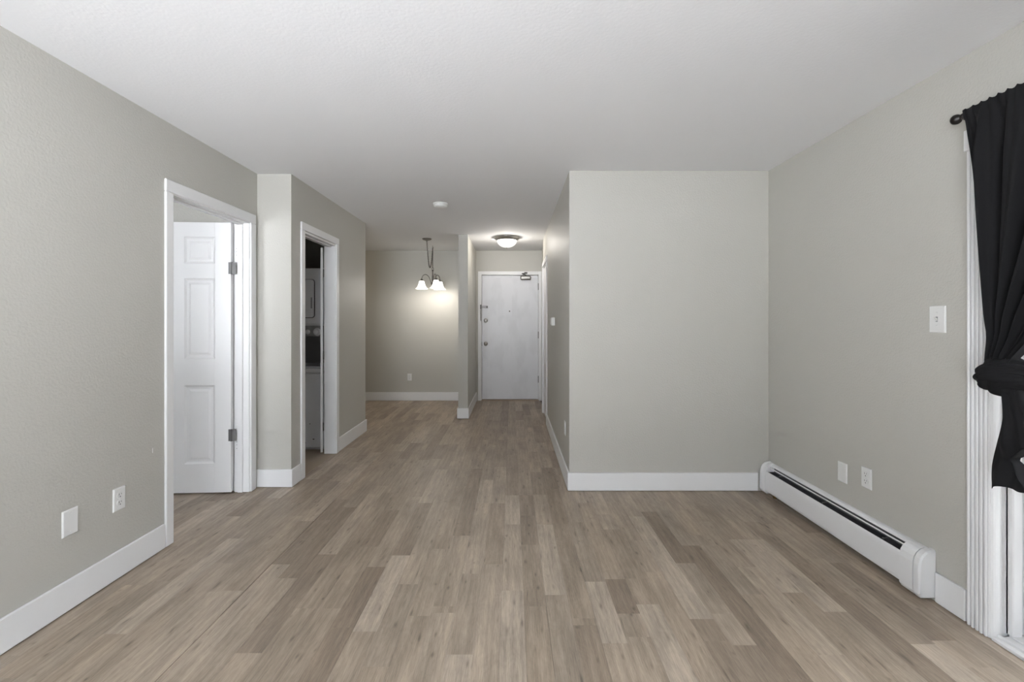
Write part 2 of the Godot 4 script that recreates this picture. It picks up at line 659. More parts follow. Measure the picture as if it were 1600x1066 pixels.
func baseboards() -> void:
	var t := 0.014
	skirting("baseboard_left", "tall white baseboard along the left wall", [[XL, DREAR, XL + t, 2.567]])
	skirting("baseboard_closet", "white baseboard wrapping the wall between the two doorways", [[XL, DJ - t, XJ + t, DJ], [XJ, DJ, XJ + t, 3.655]])
	skirting("baseboard_closet_end", "white baseboard right of the laundry doorway", [[XJ, 4.462, XJ + t, DJE + t], [-3.3, DJE, XJ, DJE + t]])
	skirting("baseboard_dining", "white baseboard under the dining nook outlet", [[-3.3, DF - t, XP0, DF]])
	skirting("baseboard_partition", "white baseboard wrapping the end of the partition wall", [[XP0 - t, DP - t, XP1 + t, DP], [XP0 - t, DP, XP0, DF - t], [XP1, DP, XP1 + t, DF]])
	skirting("baseboard_hall", "white baseboard running along the right side of the hall", [[XH - t, DB, XH, 5.585]])
	skirting("baseboard_back", "white baseboard on the wall facing the camera", [[XH - t, DB - t, XR - 0.085, DB]])
	skirting("baseboard_right", "short white baseboard between heater and patio door casing", [[XR - t, 1.936, XR, 2.072]])
	skirting("baseboard_rear", "white baseboard behind the viewer", [[XL, DREAR, XR, DREAR + t], [XR - t, DREAR + t, XR, -0.095]])

# a door casing made of two legs and a head on a wall face. along = depth axis on walls x = const
func casing_x(st: SurfaceTool, xf: float, out: float, d0: float, d1: float, top: float, w: float, th := 0.014) -> void:
	# xf wall face, out = +1 when the room lies towards +x; d0, d1 outer edges; stepped profile
	for q in [[d0, d0 + w], [d1 - w, d1]]:
		bx(st, v(xf, 0.002, q[0]), v(xf + out * th, top - w - 0.0005, q[1]), 0.003)
	bx(st, v(xf, top - w, d0), v(xf + out * th, top, d1), 0.003)

func hinge(parent: Node, at: Vector3, leaf_dir: Vector3, jamb_dir: Vector3, m: Material) -> void:
	var st := mb()
	tube(st, [at + Vector3(0, -0.045, 0), at + Vector3(0, 0.045, 0)], 0.006, 10)
	for q in [[leaf_dir, 0.02], [jamb_dir, 0.032]]:
		var dir: Vector3 = q[0] * (q[1] / 0.032)
		var nn := dir.cross(Vector3.UP).normalized() * 0.0014
		var a := at + Vector3(0, -0.044, 0)
		var b := at + Vector3(0, 0.044, 0)
		face(st, [a + nn, b + nn, b + dir * 0.032 + nn, a + dir * 0.032 + nn], nn)
		face(st, [a - nn, b - nn, b + dir * 0.032 - nn, a + dir * 0.032 - nn], -nn)
		face(st, [a + dir * 0.032 + nn, b + dir * 0.032 + nn, b + dir * 0.032 - nn, a + dir * 0.032 - nn], dir)
	var o := obj("hinge", st, m, parent)
	var s2 := mb()
	for k in [-0.03, 0.03]:
		var c := at + jamb_dir * 0.02 + Vector3(0, k, 0)
		for sg in [-1.0, 1.0]:
			var nn2: Vector3 = jamb_dir.cross(Vector3.UP).normalized() * sg
			lathe(s2, [Vector2(0.0, 0.0024), Vector2(0.0035, 0.0022), Vector2(0.004, 0.0014)], Transform3D(Basis(Quaternion(Vector3.UP, nn2)), c), 8)
	obj("screw", s2, M.dark_steel, o)

# ---------------------------------------------------------------- bedroom door, open into the bedroom
func six_panel_leaf(parent: Node3D, w: float, h: float, m: Material) -> MeshInstance3D:
	# local frame: hinge edge at x = 0, leaf runs to x = -w, room face at z = 0, thickness towards -z
	var th := 0.035
	var stile := 0.118
	var mull := 0.086
	var pw := (w - 2.0 * stile - mull) / 2.0
	var rows := [[0.215, 0.588], [0.999, 0.602], [1.711, 0.2]]
	var cols := [-stile - pw, -w + stile]
	var st := mb()
	bx(st, Vector3(-stile, 0, 0), Vector3(0, h, -th), 0.0018)
	bx(st, Vector3(-w, 0, 0), Vector3(-w + stile, h, -th), 0.0018)
	bx(st, Vector3(-w + stile + pw, 0.01, 0), Vector3(-stile - pw, h - 0.01, -th))
	var ys := [[0.0, 0.215], [0.803, 0.999], [1.601, 1.711], [1.911, h]]
	for q in ys:
		bx(st, Vector3(-w + stile - 0.001, q[0] + 0.0005, -0.00005), Vector3(-stile + 0.001, q[1] - 0.0005 if q[1] == h else q[1], -th + 0.00005))
	var leaf := obj("leaf", st, m, parent)
	for r in rows:
		for c in cols:
			var s := mb()
			for side in [0, 1]:
				var z0 := 0.0 if side == 0 else -th
				var sg := -1.0 if side == 0 else 1.0
				var rings := []
				for q in [[0.0, 0.0], [0.006, 0.004], [0.016, 0.0085], [0.03, 0.0085], [0.047, 0.003], [0.05, 0.003]]:
					var i: float = q[0]
					var z: float = z0 + sg * q[1]
					rings.append([Vector3(c + i, r[0] + i, z), Vector3(c + pw - i, r[0] + i, z), Vector3(c + pw - i, r[0] + r[1] - i, z), Vector3(c + i, r[0] + r[1] - i, z)])
				for k in rings.size() - 1:
					for e in 4:
						var f := (e + 1) % 4
						face(s, [rings[k][e], rings[k][f], rings[k + 1][f], rings[k + 1][e]], Vector3(0, 0, -sg))
				face(s, rings[rings.size() - 1], Vector3(0, 0, -sg))
			obj("panel", s, m, leaf)
	return leaf

func bedroom_door() -> void:
	var dr := structure("door_1", "white six panel door standing open in the left wall", "door")
	var n0 := 2.572
	var f0 := 3.478
	var st := mb()
	var w := 0.06
	for q in [[n0, n0 + w], [f0 - 0.066, f0]]:
		bx(st, v(XL, 0.002, q[0]), v(XL + 0.014, 2.038, q[1]), 0.004)
	bx(st, v(XL, 2.0385, n0), v(XL + 0.014, 2.11, f0), 0.004)
	obj("casing", st, M.trim, dr)
	st = mb()
	bx(st, v(XL - 0.11, 0.002, 2.607), v(XL, 2.05, 2.625), 0.0015)
	bx(st, v(XL - 0.11, 0.002, 3.407), v(XL, 2.05, 3.425), 0.0015)
	bx(st, v(XL - 0.11, 2.032, 2.625), v(XL, 2.05, 3.407), 0.0015)
	obj("jamb", st, M.trim, dr)
	st = mb()
	bx(st, v(XL - 0.083, 0.002, 2.625), v(XL - 0.045, 2.032, 2.636), 0.002)
	bx(st, v(XL - 0.083, 0.002, 3.396), v(XL - 0.045, 2.032, 3.407), 0.002)
	bx(st, v(XL - 0.083, 2.021, 2.636), v(XL - 0.045, 2.032, 3.396), 0.002)
	obj("door_stop", st, M.trim, dr)
	st = mb()
	casing_x(st, XL - 0.11, -1.0, n0, f0, 2.11, 0.06)
	obj("casing", st, M.trim, dr)
	var hold := Node3D.new()
	hold.name = "open_leaf"
	dr.add_child(hold, true)
	hold.position = v(-2.104, 0.012, 3.378)
	hold.rotation.y = deg_to_rad(3.0)
	var leaf := six_panel_leaf(hold, 0.762, 2.02, M.door)
	leaf.get_parent().remove_child(leaf)
	dr.add_child(leaf, true)
	leaf.transform = hold.transform
	dr.remove_child(hold)
	hold.free()
	for h in [1.69, 0.44]:
		hinge(dr, v(-2.1, h, 3.3735), Vector3(-1, 0, 0), Vector3(1, 0, -0.35).normalized(), M.steel)
	st = mb()
	for k in [0.0, 0.028, 0.05]:
		bx(st, v(-2.083, 1.79 + k, 3.4065), v(-2.078, 1.793 + k, 3.408), 0.0003)
		bx(st, v(-2.083, 0.33 + k, 3.4065), v(-2.074, 0.332 + k, 3.408), 0.0003)
	obj("old_screw_hole", st, M.slot, dr)

# ---------------------------------------------------------------- laundry closet doorway
func laundry_door() -> void:
	var dr := structure("door_2", "narrow white cased doorway open to the stacked washer and dryer", "door")
	var n0 := 3.664
	var f0 := 4.458
	var st := mb()
	casing_x(st, XJ, 1.0, n0, f0, 2.105, 0.062)
	obj("casing", st, M.trim, dr)
	st = mb()
	bx(st, v(XJ - 0.11, 0.002, 3.708), v(XJ, 2.04, 3.724), 0.0015)
	bx(st, v(XJ - 0.11, 0.002, 4.392), v(XJ, 2.04, 4.408), 0.0015)
	bx(st, v(XJ - 0.11, 2.024, 3.724), v(XJ, 2.04, 4.392), 0.0015)
	obj("jamb", st, M.trim, dr)
	st = mb()
	bx(st, v(XJ - 0.075, 0.002, 3.724), v(XJ - 0.04, 2.024, 3.734), 0.0015)
	bx(st, v(XJ - 0.075, 2.014, 3.734), v(XJ - 0.04, 2.024, 4.392), 0.0015)
	obj("door_stop", st, M.trim, dr)
	# leaf folded right back inside the closet, seen on its edge
	var pivot := v(-1.842, 0.012, 4.412)
	var along := Vector3(-0.418, 0, -1).normalized()
	var nrm := along.cross(Vector3.UP).normalized()
	if nrm.x > 0:
		nrm = -nrm
	st = mb()
	var w := 0.64
	var p0 := pivot + nrm * 0.006
	var box := [p0, p0 + nrm * 0.022, p0 + nrm * 0.022 + along * w, p0 + along * w]
	var up := Vector3(0, 2.0, 0)
	var c := p0 + nrm * 0.011 + along * w / 2.0 + up / 2.0
	for i in 4:
		var a: Vector3 = box[i]
		var b: Vector3 = box[(i + 1) % 4]
		face(st, [a, b, b + up, a + up], (a + b + up) / 2.0 - c)
	face(st, box, Vector3.DOWN)
	face(st, [box[0] + up, box[1] + up, box[2] + up, box[3] + up], Vector3.UP)
	obj("leaf", st, M.door, dr)
	for h in [1.75, 0.95, 0.25]:
		st = mb()
		tube(st, [pivot + Vector3(0.002, h - 0.04, 0.004), pivot + Vector3(0.002, h + 0.04, 0.004)], 0.006, 8)
		obj("hinge", st, M.dark_steel, dr)

func hall_closet_door() -> void:
	var dr := structure("door_3", "white closed hall closet door seen edge on beside the entrance", "door")
	var st := mb()
	casing_x(st, XH, -1.0, 5.587, 6.402, 2.11, 0.062)
	obj("casing", st, M.trim, dr)
	st = mb()
	bx(st, v(XH, 0.002, 5.65), v(XH + 0.11, 2.05, 5.664))
	bx(st, v(XH, 0.002, 6.336), v(XH + 0.11, 2.05, 6.35))
	bx(st, v(XH, 2.036, 5.664), v(XH + 0.11, 2.05, 6.336))
	obj("jamb", st, M.trim, dr)
	st = mb()
	bx(st, v(XH + 0.012, 0.012, 5.667), v(XH + 0.047, 2.033, 6.333), 0.002)
	obj("leaf", st, M.door, dr)

# ---------------------------------------------------------------- entrance door
func entry_door() -> void:
	var dr := structure("door_4", "plain white entrance door with closer and deadbolt at the hall's end", "door")
	var st := mb()
	var x0 := -0.489
	var x1 := 0.426
	bx(st, v(-0.551, 0.002, DF - 0.012), v(x0 - 0.006, 2.102, DF), 0.002)
	bx(st, v(x1 + 0.006, 0.002, DF - 0.012), v(0.478, 2.102, DF), 0.002)
	bx(st, v(x0 - 0.006, 2.046, DF - 0.012), v(x1 + 0.006, 2.102, DF), 0.002)
	obj("casing", st, M.trim, dr)
	st = mb()
	bx(st, v(-0.499, 0.002, DF), v(x0 - 0.004, 2.05, DF + 0.12))
	bx(st, v(x1 + 0.004, 0.002, DF), v(0.436, 2.05, DF + 0.12))
	bx(st, v(x0 - 0.004, 2.044, DF), v(x1 + 0.004, 2.05, DF + 0.12))
	bx(st, v(-0.485, 0.002, DF + 0.066), v(-0.47, 2.044, DF + 0.08))
	bx(st, v(0.407, 0.002, DF + 0.066), v(0.422, 2.044, DF + 0.08))
	bx(st, v(-0.47, 2.03, DF + 0.066), v(0.407, 2.044, DF + 0.08))
	obj("jamb", st, M.trim, dr)
	st = mb()
	bx(st, v(x0, 0.022, DF + 0.02), v(x1, 2.038, DF + 0.064), 0.0025)
	obj("leaf", st, M.entry, dr)
	st = mb()
	bx(st, v(-0.5, 0.0, DF - 0.02), v(0.437, 0.012, DF + 0.11), 0.003)
	obj("threshold", st, M.laundry_floor, dr)
	var fz := DF + 0.02
	# lever-less round knob and two turn bolts
	var toward := Basis(Quaternion(Vector3.UP, Vector3(0, 0, 1)))
	st = mb()
	lathe(st, [Vector2(0.034, 0.0), Vector2(0.034, 0.005), Vector2(0.026, 0.01), Vector2(0.012, 0.014), Vector2(0.012, 0.034), Vector2(0.024, 0.044), Vector2(0.029, 0.056), Vector2(0.024, 0.068), Vector2(0.0, 0.072)], Transform3D(toward, v(-0.428, 0.925, fz)), 22)
	obj("knob", st, M.nickel, dr)
	st = mb()
	lathe(st, [Vector2(0.033, 0.0), Vector2(0.033, 0.006), Vector2(0.024, 0.016), Vector2(0.0, 0.017)], Transform3D(toward, v(-0.428, 1.306, fz)), 22)
	bx(st, v(-0.432, 1.29, fz - 0.03), v(-0.424, 1.322, fz - 0.015), 0.002)
	obj("deadbolt", st, M.nickel, dr)
	st = mb()
	bx(st, v(-0.515, 1.49, DF - 0.03), v(-0.497, 1.56, DF - 0.012), 0.002)
	tube(st, [v(-0.505, 1.524, DF - 0.03), v(-0.505, 1.3, DF - 0.025)], 0.005, 8)
	tube(st, [v(-0.49, 1.535, DF - 0.02), v(-0.405, 1.535, DF - 0.012), v(-0.4, 1.524, DF - 0.012), v(-0.405, 1.513, DF - 0.012), v(-0.49, 1.513, DF - 0.02)], 0.005, 8)
	bx(st, v(-0.415, 1.505, fz - 0.03), v(-0.395, 1.543, fz), 0.002)
	obj("swing_latch", st, M.steel, dr)
	st = mb()
	lathe(st, [Vector2(0.011, 0.0), Vector2(0.011, 0.004), Vector2(0.006, 0.005), Vector2(0.0, 0.003)], Transform3D(toward, v(-0.04, 1.455, fz)), 14)
	obj("peephole", st, M.dark_steel, dr)
	st = mb()
	bx(st, v(-0.492, 0.89, fz - 0.002), v(-0.486, 0.955, fz + 0.03), 0.001)
	obj("strike_plate", st, M.slot, dr)
	for h in [1.855, 1.07, 0.35]:
		st = mb()
		tube(st, [v(0.43, h - 0.055, DF - 0.004), v(0.43, h + 0.055, DF - 0.004)], 0.008, 8)
		bx(st, v(0.424, h - 0.05, DF + 0.006), v(0.436, h + 0.05, DF + 0.02))
		obj("hinge", st, M.dark_steel, dr)
	st = mb()
	bx(st, v(0.135, 1.965, fz - 0.055), v(0.305, 2.03, fz), 0.016)
	var body := obj("door_closer", st, M.nickel, dr)
	st = mb()
	bx(st, v(0.205, 2.03, fz - 0.05), v(0.235, 2.044, fz - 0.02), 0.003)
	tube(st, [v(0.22, 2.045, fz - 0.035), v(0.16, 2.055, fz - 0.13)], 0.008, 8)
	tube(st, [v(0.16, 2.055, fz - 0.13), v(0.23, 2.075, DF - 0.016)], 0.007, 8)
	bx(st, v(0.2, 2.06, DF - 0.02), v(0.25, 2.09, DF - 0.012), 0.002)
	obj("closer_arm", st, M.dark_steel, body)

# ---------------------------------------------------------------- sliding patio door in the right wall
func patio_door() -> void:
	var dr := structure("door_5", "white framed sliding patio door behind the black curtain", "door")
	var st := mb()
	# fluted casing on the far side and the near side, corner blocks at the top, head between
	for q in [[1.842, 1.93], [-0.088, 0.0]]:
		bx(st, v(XR, 0.0, q[0]), v(XR - 0.008, 2.02, q[1]), 0.001)
		for k in 5:
			var a: float = q[0] + 0.004 + k * 0.0172
			bx(st, v(XR - 0.007, 0.0, a), v(XR - 0.016, 2.02, a + 0.0118), 0.003)
	bx(st, v(XR, 2.03, 0.0), v(XR - 0.014, 2.1, 1.842), 0.003)
	obj("casing", st, M.trim, dr)
	for q in [1.838, -0.096]:
		st = mb()
		bx(st, v(XR, 2.018, q), v(XR - 0.02, 2.108, q + 0.098), 0.003)
		obj("corner_block", st, M.trim, dr)
	st = mb()
	for q in [[1.842, -1.0], [0.0, 1.0]]:
		# bull-nosed wood jamb lining
		var pr := []
		for k in 9:
			var an := PI * k / 8.0
			pr.append([XR - 0.004 + 0.022 - cos(an) * 0.022, q[0] + q[1] * sin(an) * 0.010])
		for k in 8:
			face(st, [v(pr[k][0], 0.0, pr[k][1]), v(pr[k + 1][0], 0.0, pr[k + 1][1]), v(pr[k + 1][0], 2.035, pr[k + 1][1]), v(pr[k][0], 2.035, pr[k][1])], Vector3(0, 0, -q[1]))
		bx(st, v(XR, 0.0, q[0]), v(XR + 0.2, 2.04, q[0] - q[1] * 0.006))
	bx(st, v(XR, 2.03, 0.0), v(XR + 0.2, 2.045, 1.842))
	obj("jamb", st, M.trim, dr)
	st = mb()
	for q in [[1.842, -1.0], [0.0, 1.0]]:
		var s: float = q[1]
		var a: float = q[0]
		bx(st, v(XR + 0.058, 0.02, a), v(XR + 0.195, 2.03, a + s * 0.012), 0.002)
		bx(st, v(XR + 0.058, 0.02, a), v(XR + 0.098, 2.03, a + s * 0.03), 0.004)
		bx(st, v(XR + 0.116, 0.02, a), v(XR + 0.13, 2.03, a + s * 0.034), 0.003)
		bx(st, v(XR + 0.18, 0.02, a), v(XR + 0.195, 2.03, a + s * 0.034), 0.003)
	bx(st, v(XR + 0.058, 2.0, 0.0), v(XR + 0.195, 2.03, 1.842), 0.002)
	obj("frame", st, M.trim, dr)
	st = mb()
	bx(st, v(XR - 0.012, 0.0, 0.012), v(XR + 0.2, 0.014, 1.83), 0.002)
	bx(st, v(XR + 0.012, 0.012, 0.012), v(XR + 0.02, 0.024, 1.83), 0.002)
	bx(st, v(XR + 0.06, 0.012, 0.012), v(XR + 0.2, 0.022, 1.83), 0.002)
	bx(st, v(XR + 0.1, 0.02, 0.03), v(XR + 0.108, 0.034, 1.81), 0.002)
	bx(st, v(XR + 0.15, 0.02, 0.03), v(XR + 0.158, 0.034, 1.81), 0.002)
	obj("sill_track", st, M.trim, dr)
	for q in [[0.135, 0.93, 1.825, 0.04], [0.085, 0.02, 0.985, 0.04]]:
		st = mb()
		var xa: float = XR + q[0] + 0.002
		var xb: float = xa + q[3]
		var d0: float = q[1]
		var d1: float = q[2]
		bx(st, v(xa, 0.036, d0), v(xb, 1.998, d0 + 0.055), 0.003)
		bx(st, v(xa, 0.036, d1 - 0.055), v(xb, 1.998, d1), 0.003)
		bx(st, v(xa, 0.036, d0 + 0.055), v(xb, 0.12, d1 - 0.055), 0.003)
		bx(st, v(xa, 1.94, d0 + 0.055), v(xb, 1.998, d1 - 0.055), 0.003)
		var sash := obj("sash", st, M.trim, dr)
		st = mb()
		bx(st, v(xa + 0.017, 0.115, d0 + 0.05), v(xa + 0.023, 1.945, d1 - 0.05))
		obj("pane", st, M.glass, sash)

func window_at(called: String, label: String, x0: float, x1: float, y0: float, y1: float, d0: float, d1: float) -> void:
	var w := structure(called, label, "window")
	var st := mb()
	var dm := (d0 + d1) / 2.0
	var f := 0.05
	bx(st, v(x0, y0, dm - 0.03), v(x0 + f, y1, dm + 0.03), 0.003)
	bx(st, v(x1 - f, y0, dm - 0.03), v(x1, y1, dm + 0.03), 0.003)
	bx(st, v(x0 + f, y0, dm - 0.03), v(x1 - f, y0 + f, dm + 0.03), 0.003)
	bx(st, v(x0 + f, y1 - f, dm - 0.03), v(x1 - f, y1, dm + 0.03), 0.003)
	var xm := (x0 + x1) / 2.0
	bx(st, v(xm - f / 2, y0 + f, dm - 0.03), v(xm + f / 2, y1 - f, dm + 0.03), 0.003)
	obj("frame", st, M.trim, w)
	for q in [[x0 + f, xm - f / 2], [xm + f / 2, x1 - f]]:
		st = mb()
		bx(st, v(q[0] - 0.004, y0 + f - 0.004, dm - 0.003), v(q[1] + 0.004, y1 - f + 0.004, dm + 0.003))
		obj("pane", st, M.glass, w)
	st = mb()
	bx(st, v(x0, y0 - 0.002, dm + 0.03), v(x1, y0 + 0.018, d1 + 0.03), 0.003)
	obj("sill", st, M.trim, w)

func rear_windows() -> void:
	window_at("window_1", "wide white framed window behind the viewer", -1.88, 0.1, 0.35, 2.2, DREAR - 0.15, DREAR)
	window_at("window_2", "white framed bedroom window", -3.9, -2.7, 0.8, 2.1, 0.15, 0.3)

# ---------------------------------------------------------------- stacked laundry unit
func laundry_unit() -> void:
	var t := thing("stacked_washer_dryer", "white stacked washer and dryer standing in the laundry closet", "washer dryer")
	var x0 := -2.5
	var x1 := -1.875
	var df := 4.5
	var db := 5.13
	var st := mb()
	bx(st, v(x0, 0.03, df), v(x1, 0.775, db), 0.008)
	bx(st, v(x0 + 0.03, 0.0, df + 0.05), v(x1 - 0.03, 0.03, db - 0.03))
	var body := obj("washer_body", st, M.appliance, t)
	for q in [[-1.98, 0.116, 0.013, 0.007], [-2.016, 0.269, 0.01, 0.004], [-2.06, 0.08, 0.006, 0.004]]:
		st = mb()
		var rim := []
		for k in 9:
			var an := TAU * k / 9.0
			var rr: float = 0.75 + 0.25 * sin(k * 2.7 + q[0] * 40.0)
			rim.append(v(q[0] + cos(an) * q[2] * rr, q[1] + sin(an) * q[3] * rr, df - 0.0009))
		face(st, rim, Vector3(0, 0, 1))
		for k in 9:
			var a: Vector3 = rim[k]
			var b: Vector3 = rim[(k + 1) % 9]
			face(st, [a, b, b - Vector3(0, 0, 0.003), a - Vector3(0, 0, 0.003)], a - v(q[0], q[1], df))
		obj("chipped_spot", st, M.chip, body)
	st = mb()
	bx(st, v(x0, 0.778, df - 0.006), v(x1, 0.82, db), 0.01)
	bx(st, v(x0 + 0.04, 0.82, df + 0.05), v(x1 - 0.04, 0.836, db - 0.12), 0.005)
	obj("washer_lid", st, M.appliance, t)
	st = mb()
	bx(st, v(x0, 0.82, db - 0.16), v(x1, 1.14, db), 0.003)
	obj("back_panel", st, M.appliance_grey, t)
	for q in [x0, x1 - 0.018]:
		st = mb()
		bx(st, v(q, 0.822, df + 0.16), v(q + 0.018, 1.14, db - 0.16), 0.002)
		obj("support", st, M.appliance_grey, t)
	st = mb()
	bx(st, v(x0, 1.14, df + 0.012), v(x1, 1.248, db), 0.004)
	var cp := obj("control_panel", st, M.appliance_grey, t)
	var toward := Basis(Quaternion(Vector3.UP, Vector3(0, 0, 1)))
	for q in [[-2.042, 0.021], [-1.948, 0.034], [-2.16, 0.021], [-2.3, 0.034]]:
		st = mb()
		var r: float = q[1]
		lathe(st, [Vector2(r * 1.15, 0.0), Vector2(r * 1.15, 0.004), Vector2(r * 0.8, 0.006), Vector2(r * 0.72, 0.026), Vector2(r * 0.6, 0.03), Vector2(0.0, 0.03)], Transform3D(toward, v(q[0], 1.186, df + 0.012)), 22)
		obj("knob", st, M.appliance, cp)
	st = mb()
	bx(st, v(x0, 1.262, df), v(x1, 1.822, db), 0.008)
	bx(st, v(x0 + 0.005, 1.246, df + 0.02), v(x1 - 0.005, 1.264, db))
	obj("dryer_body", st, M.appliance, t)
	# rounded dryer door standing a little proud of a dark seal
	var shape := func(inset: float, r: float) -> Array:
		var a := Vector2(-2.41 + inset, 1.325 + inset)
		var b := Vector2(-1.965 - inset, 1.712 - inset)
		var out := []
		for c in [[Vector2(b.x - r, b.y - r), 0.0], [Vector2(a.x + r, b.y - r), 0.25], [Vector2(a.x + r, a.y + r), 0.5], [Vector2(b.x - r, a.y + r), 0.75]]:
			for k in 6:
				var an: float = TAU * (c[1] + 0.25 * k / 5.0)
				out.append(c[0] + Vector2(cos(an), sin(an)) * r)
		return out
	for q in [["door_seal", 0.0, 0.03, 0.003, M.slot], ["dryer_door", 0.006, 0.026, 0.016, M.appliance]]:
		st = mb()
		var outer: Array = shape.call(q[1], q[2])
		var inner: Array = shape.call(q[1] + 0.003, q[2] - 0.003)
		var lf := []
		for k in outer.size():
			var e := (k + 1) % outer.size()
			var a3 := v(outer[k].x, outer[k].y, df + 0.002)
			var b3 := v(outer[e].x, outer[e].y, df + 0.002)
			var a4 := v(outer[k].x, outer[k].y, df - q[3] + 0.003)
			var b4 := v(outer[e].x, outer[e].y, df - q[3] + 0.003)
			var a5 := v(inner[k].x, inner[k].y, df - q[3])
			var b5 := v(inner[e].x, inner[e].y, df - q[3])
			var hint := a3 - v(-2.19, 1.52, df)
			face(st, [a3, b3, b4, a4], hint)
			face(st, [a4, b4, b5, a5], hint + Vector3(0, 0, 0.2))
			lf.append(a5)
		face(st, lf, Vector3(0, 0, 1))
		var o := obj(q[0], st, q[4], t)
		if q[0] == "dryer_door":
			st = mb()
			bx(st, v(-2.0, 1.42, df - 0.02), v(-1.985, 1.53, df - 0.014), 0.002)
			obj("handle", st, M.appliance_grey, o)

# ---------------------------------------------------------------- baseboard heater
func heater() -> void:
	var t := thing("baseboard_heater", "long white baseboard heater with a dark slot along the right wall", "heater")
	var place := func(p: Vector2, d: float) -> Vector3:
		return v(XR - p.x, p.y, d)
	var n := 2.078
	var f := 3.424
	var ia := n + 0.115
	var ib := f - 0.07
	var st := mb()
	extrude(st, [Vector2(0.0, 0.02), Vector2(0.0, 0.228), Vector2(0.004, 0.228), Vector2(0.004, 0.02)], ia - 0.02, ib + 0.02, place)
	extrude(st, [Vector2(0.0, 0.229), Vector2(0.014, 0.2275), Vector2(0.025, 0.22), Vector2(0.0285, 0.212), Vector2(0.0265, 0.211), Vector2(0.0235, 0.218), Vector2(0.013, 0.2245), Vector2(0.0, 0.226)], ia - 0.02, ib + 0.02, place)
	obj("hood", st, M.heater, t)
	st = mb()
	extrude(st, [Vector2(0.055, 0.028), Vector2(0.067, 0.033), Vector2(0.072, 0.05), Vector2(0.073, 0.155), Vector2(0.0715, 0.168), Vector2(0.066, 0.179), Vector2(0.064, 0.1775), Vector2(0.069, 0.167), Vector2(0.0705, 0.155), Vector2(0.0695, 0.05), Vector2(0.065, 0.036), Vector2(0.055, 0.031)], ia - 0.02, ib + 0.02, place)
	obj("front_panel", st, M.heater, t)
	st = mb()
	extrude(st, [Vector2(0.037, 0.2055), Vector2(0.0425, 0.2025), Vector2(0.0425, 0.1995), Vector2(0.037, 0.2025)], ia, ib, place)
	obj("damper", st, M.heater, t)
	st = mb()
	tube(st, [place.call(Vector2(0.034, 0.12), ia - 0.02), place.call(Vector2(0.034, 0.12), ib + 0.02)], 0.011, 12)
	obj("copper_pipe", st, M.brass, t)
	st = mb()
	var fd := ia + 0.004
	while fd < ib:
		extrude(st, [Vector2(0.006, 0.075), Vector2(0.006, 0.172), Vector2(0.063, 0.172), Vector2(0.063, 0.075)], fd, fd + 0.0006, place)
		fd += 0.0055
	var fins := obj("fins", st, M.fin, t)
	fins.set_meta("kind", "stuff")
	st = mb()
	extrude(st, [Vector2(0.0042, 0.06), Vector2(0.0042, 0.223), Vector2(0.0055, 0.223), Vector2(0.0055, 0.06)], ia - 0.01, ib + 0.01, place)
	obj("back_shield", st, M.galvanized, t)
	for q in [2.3, 2.75, 3.2]:
		st = mb()
		extrude(st, [Vector2(0.005, 0.188), Vector2(0.005, 0.194), Vector2(0.059, 0.186), Vector2(0.059, 0.18)], q, q + 0.012, place)
		obj("bracket", st, M.fin, t)
	var cap := [Vector2(0.0, 0.012), Vector2(0.0, 0.234), Vector2(0.02, 0.234), Vector2(0.04, 0.228), Vector2(0.058, 0.213), Vector2(0.07, 0.193), Vector2(0.077, 0.165), Vector2(0.079, 0.13), Vector2(0.077, 0.03), Vector2(0.066, 0.012)]
	var low := []
	for p in cap:
		low.append(Vector2(p.x * 0.955, 0.012 + (p.y - 0.012) * 0.978))
	st = mb()
	extrude(st, cap, n, n + 0.04, place, 0.008)
	var ec := obj("end_cap", st, M.heater, t)
	st = mb()
	extrude(st, low, n + 0.0425, ia, place)
	extrude(st, [Vector2(0.001, 0.03), Vector2(0.001, 0.2), Vector2(0.05, 0.2), Vector2(0.06, 0.16), Vector2(0.06, 0.03)], n + 0.03, n + 0.05, place)
	obj("sleeve", st, M.heater, ec)
	st = mb()
	extrude(st, cap, f - 0.03, f, place, 0.008)
	ec = obj("end_cap", st, M.heater, t)
	st = mb()
	extrude(st, low, ib, f - 0.027, place)
	obj("sleeve", st, M.heater, ec)
	st = mb()
	tube(st, [v(XR - 0.035, 0.0, ib - 0.06), v(XR - 0.035, 0.03, ib - 0.06), v(XR - 0.035, 0.1, ib - 0.06)], 0.012, 10)
	tube(st, [v(XR - 0.035, 0.012, ib - 0.06), v(XR - 0.035, 0.034, ib - 0.06)], 0.017, 8)
	obj("pipe", st, M.brass, t)

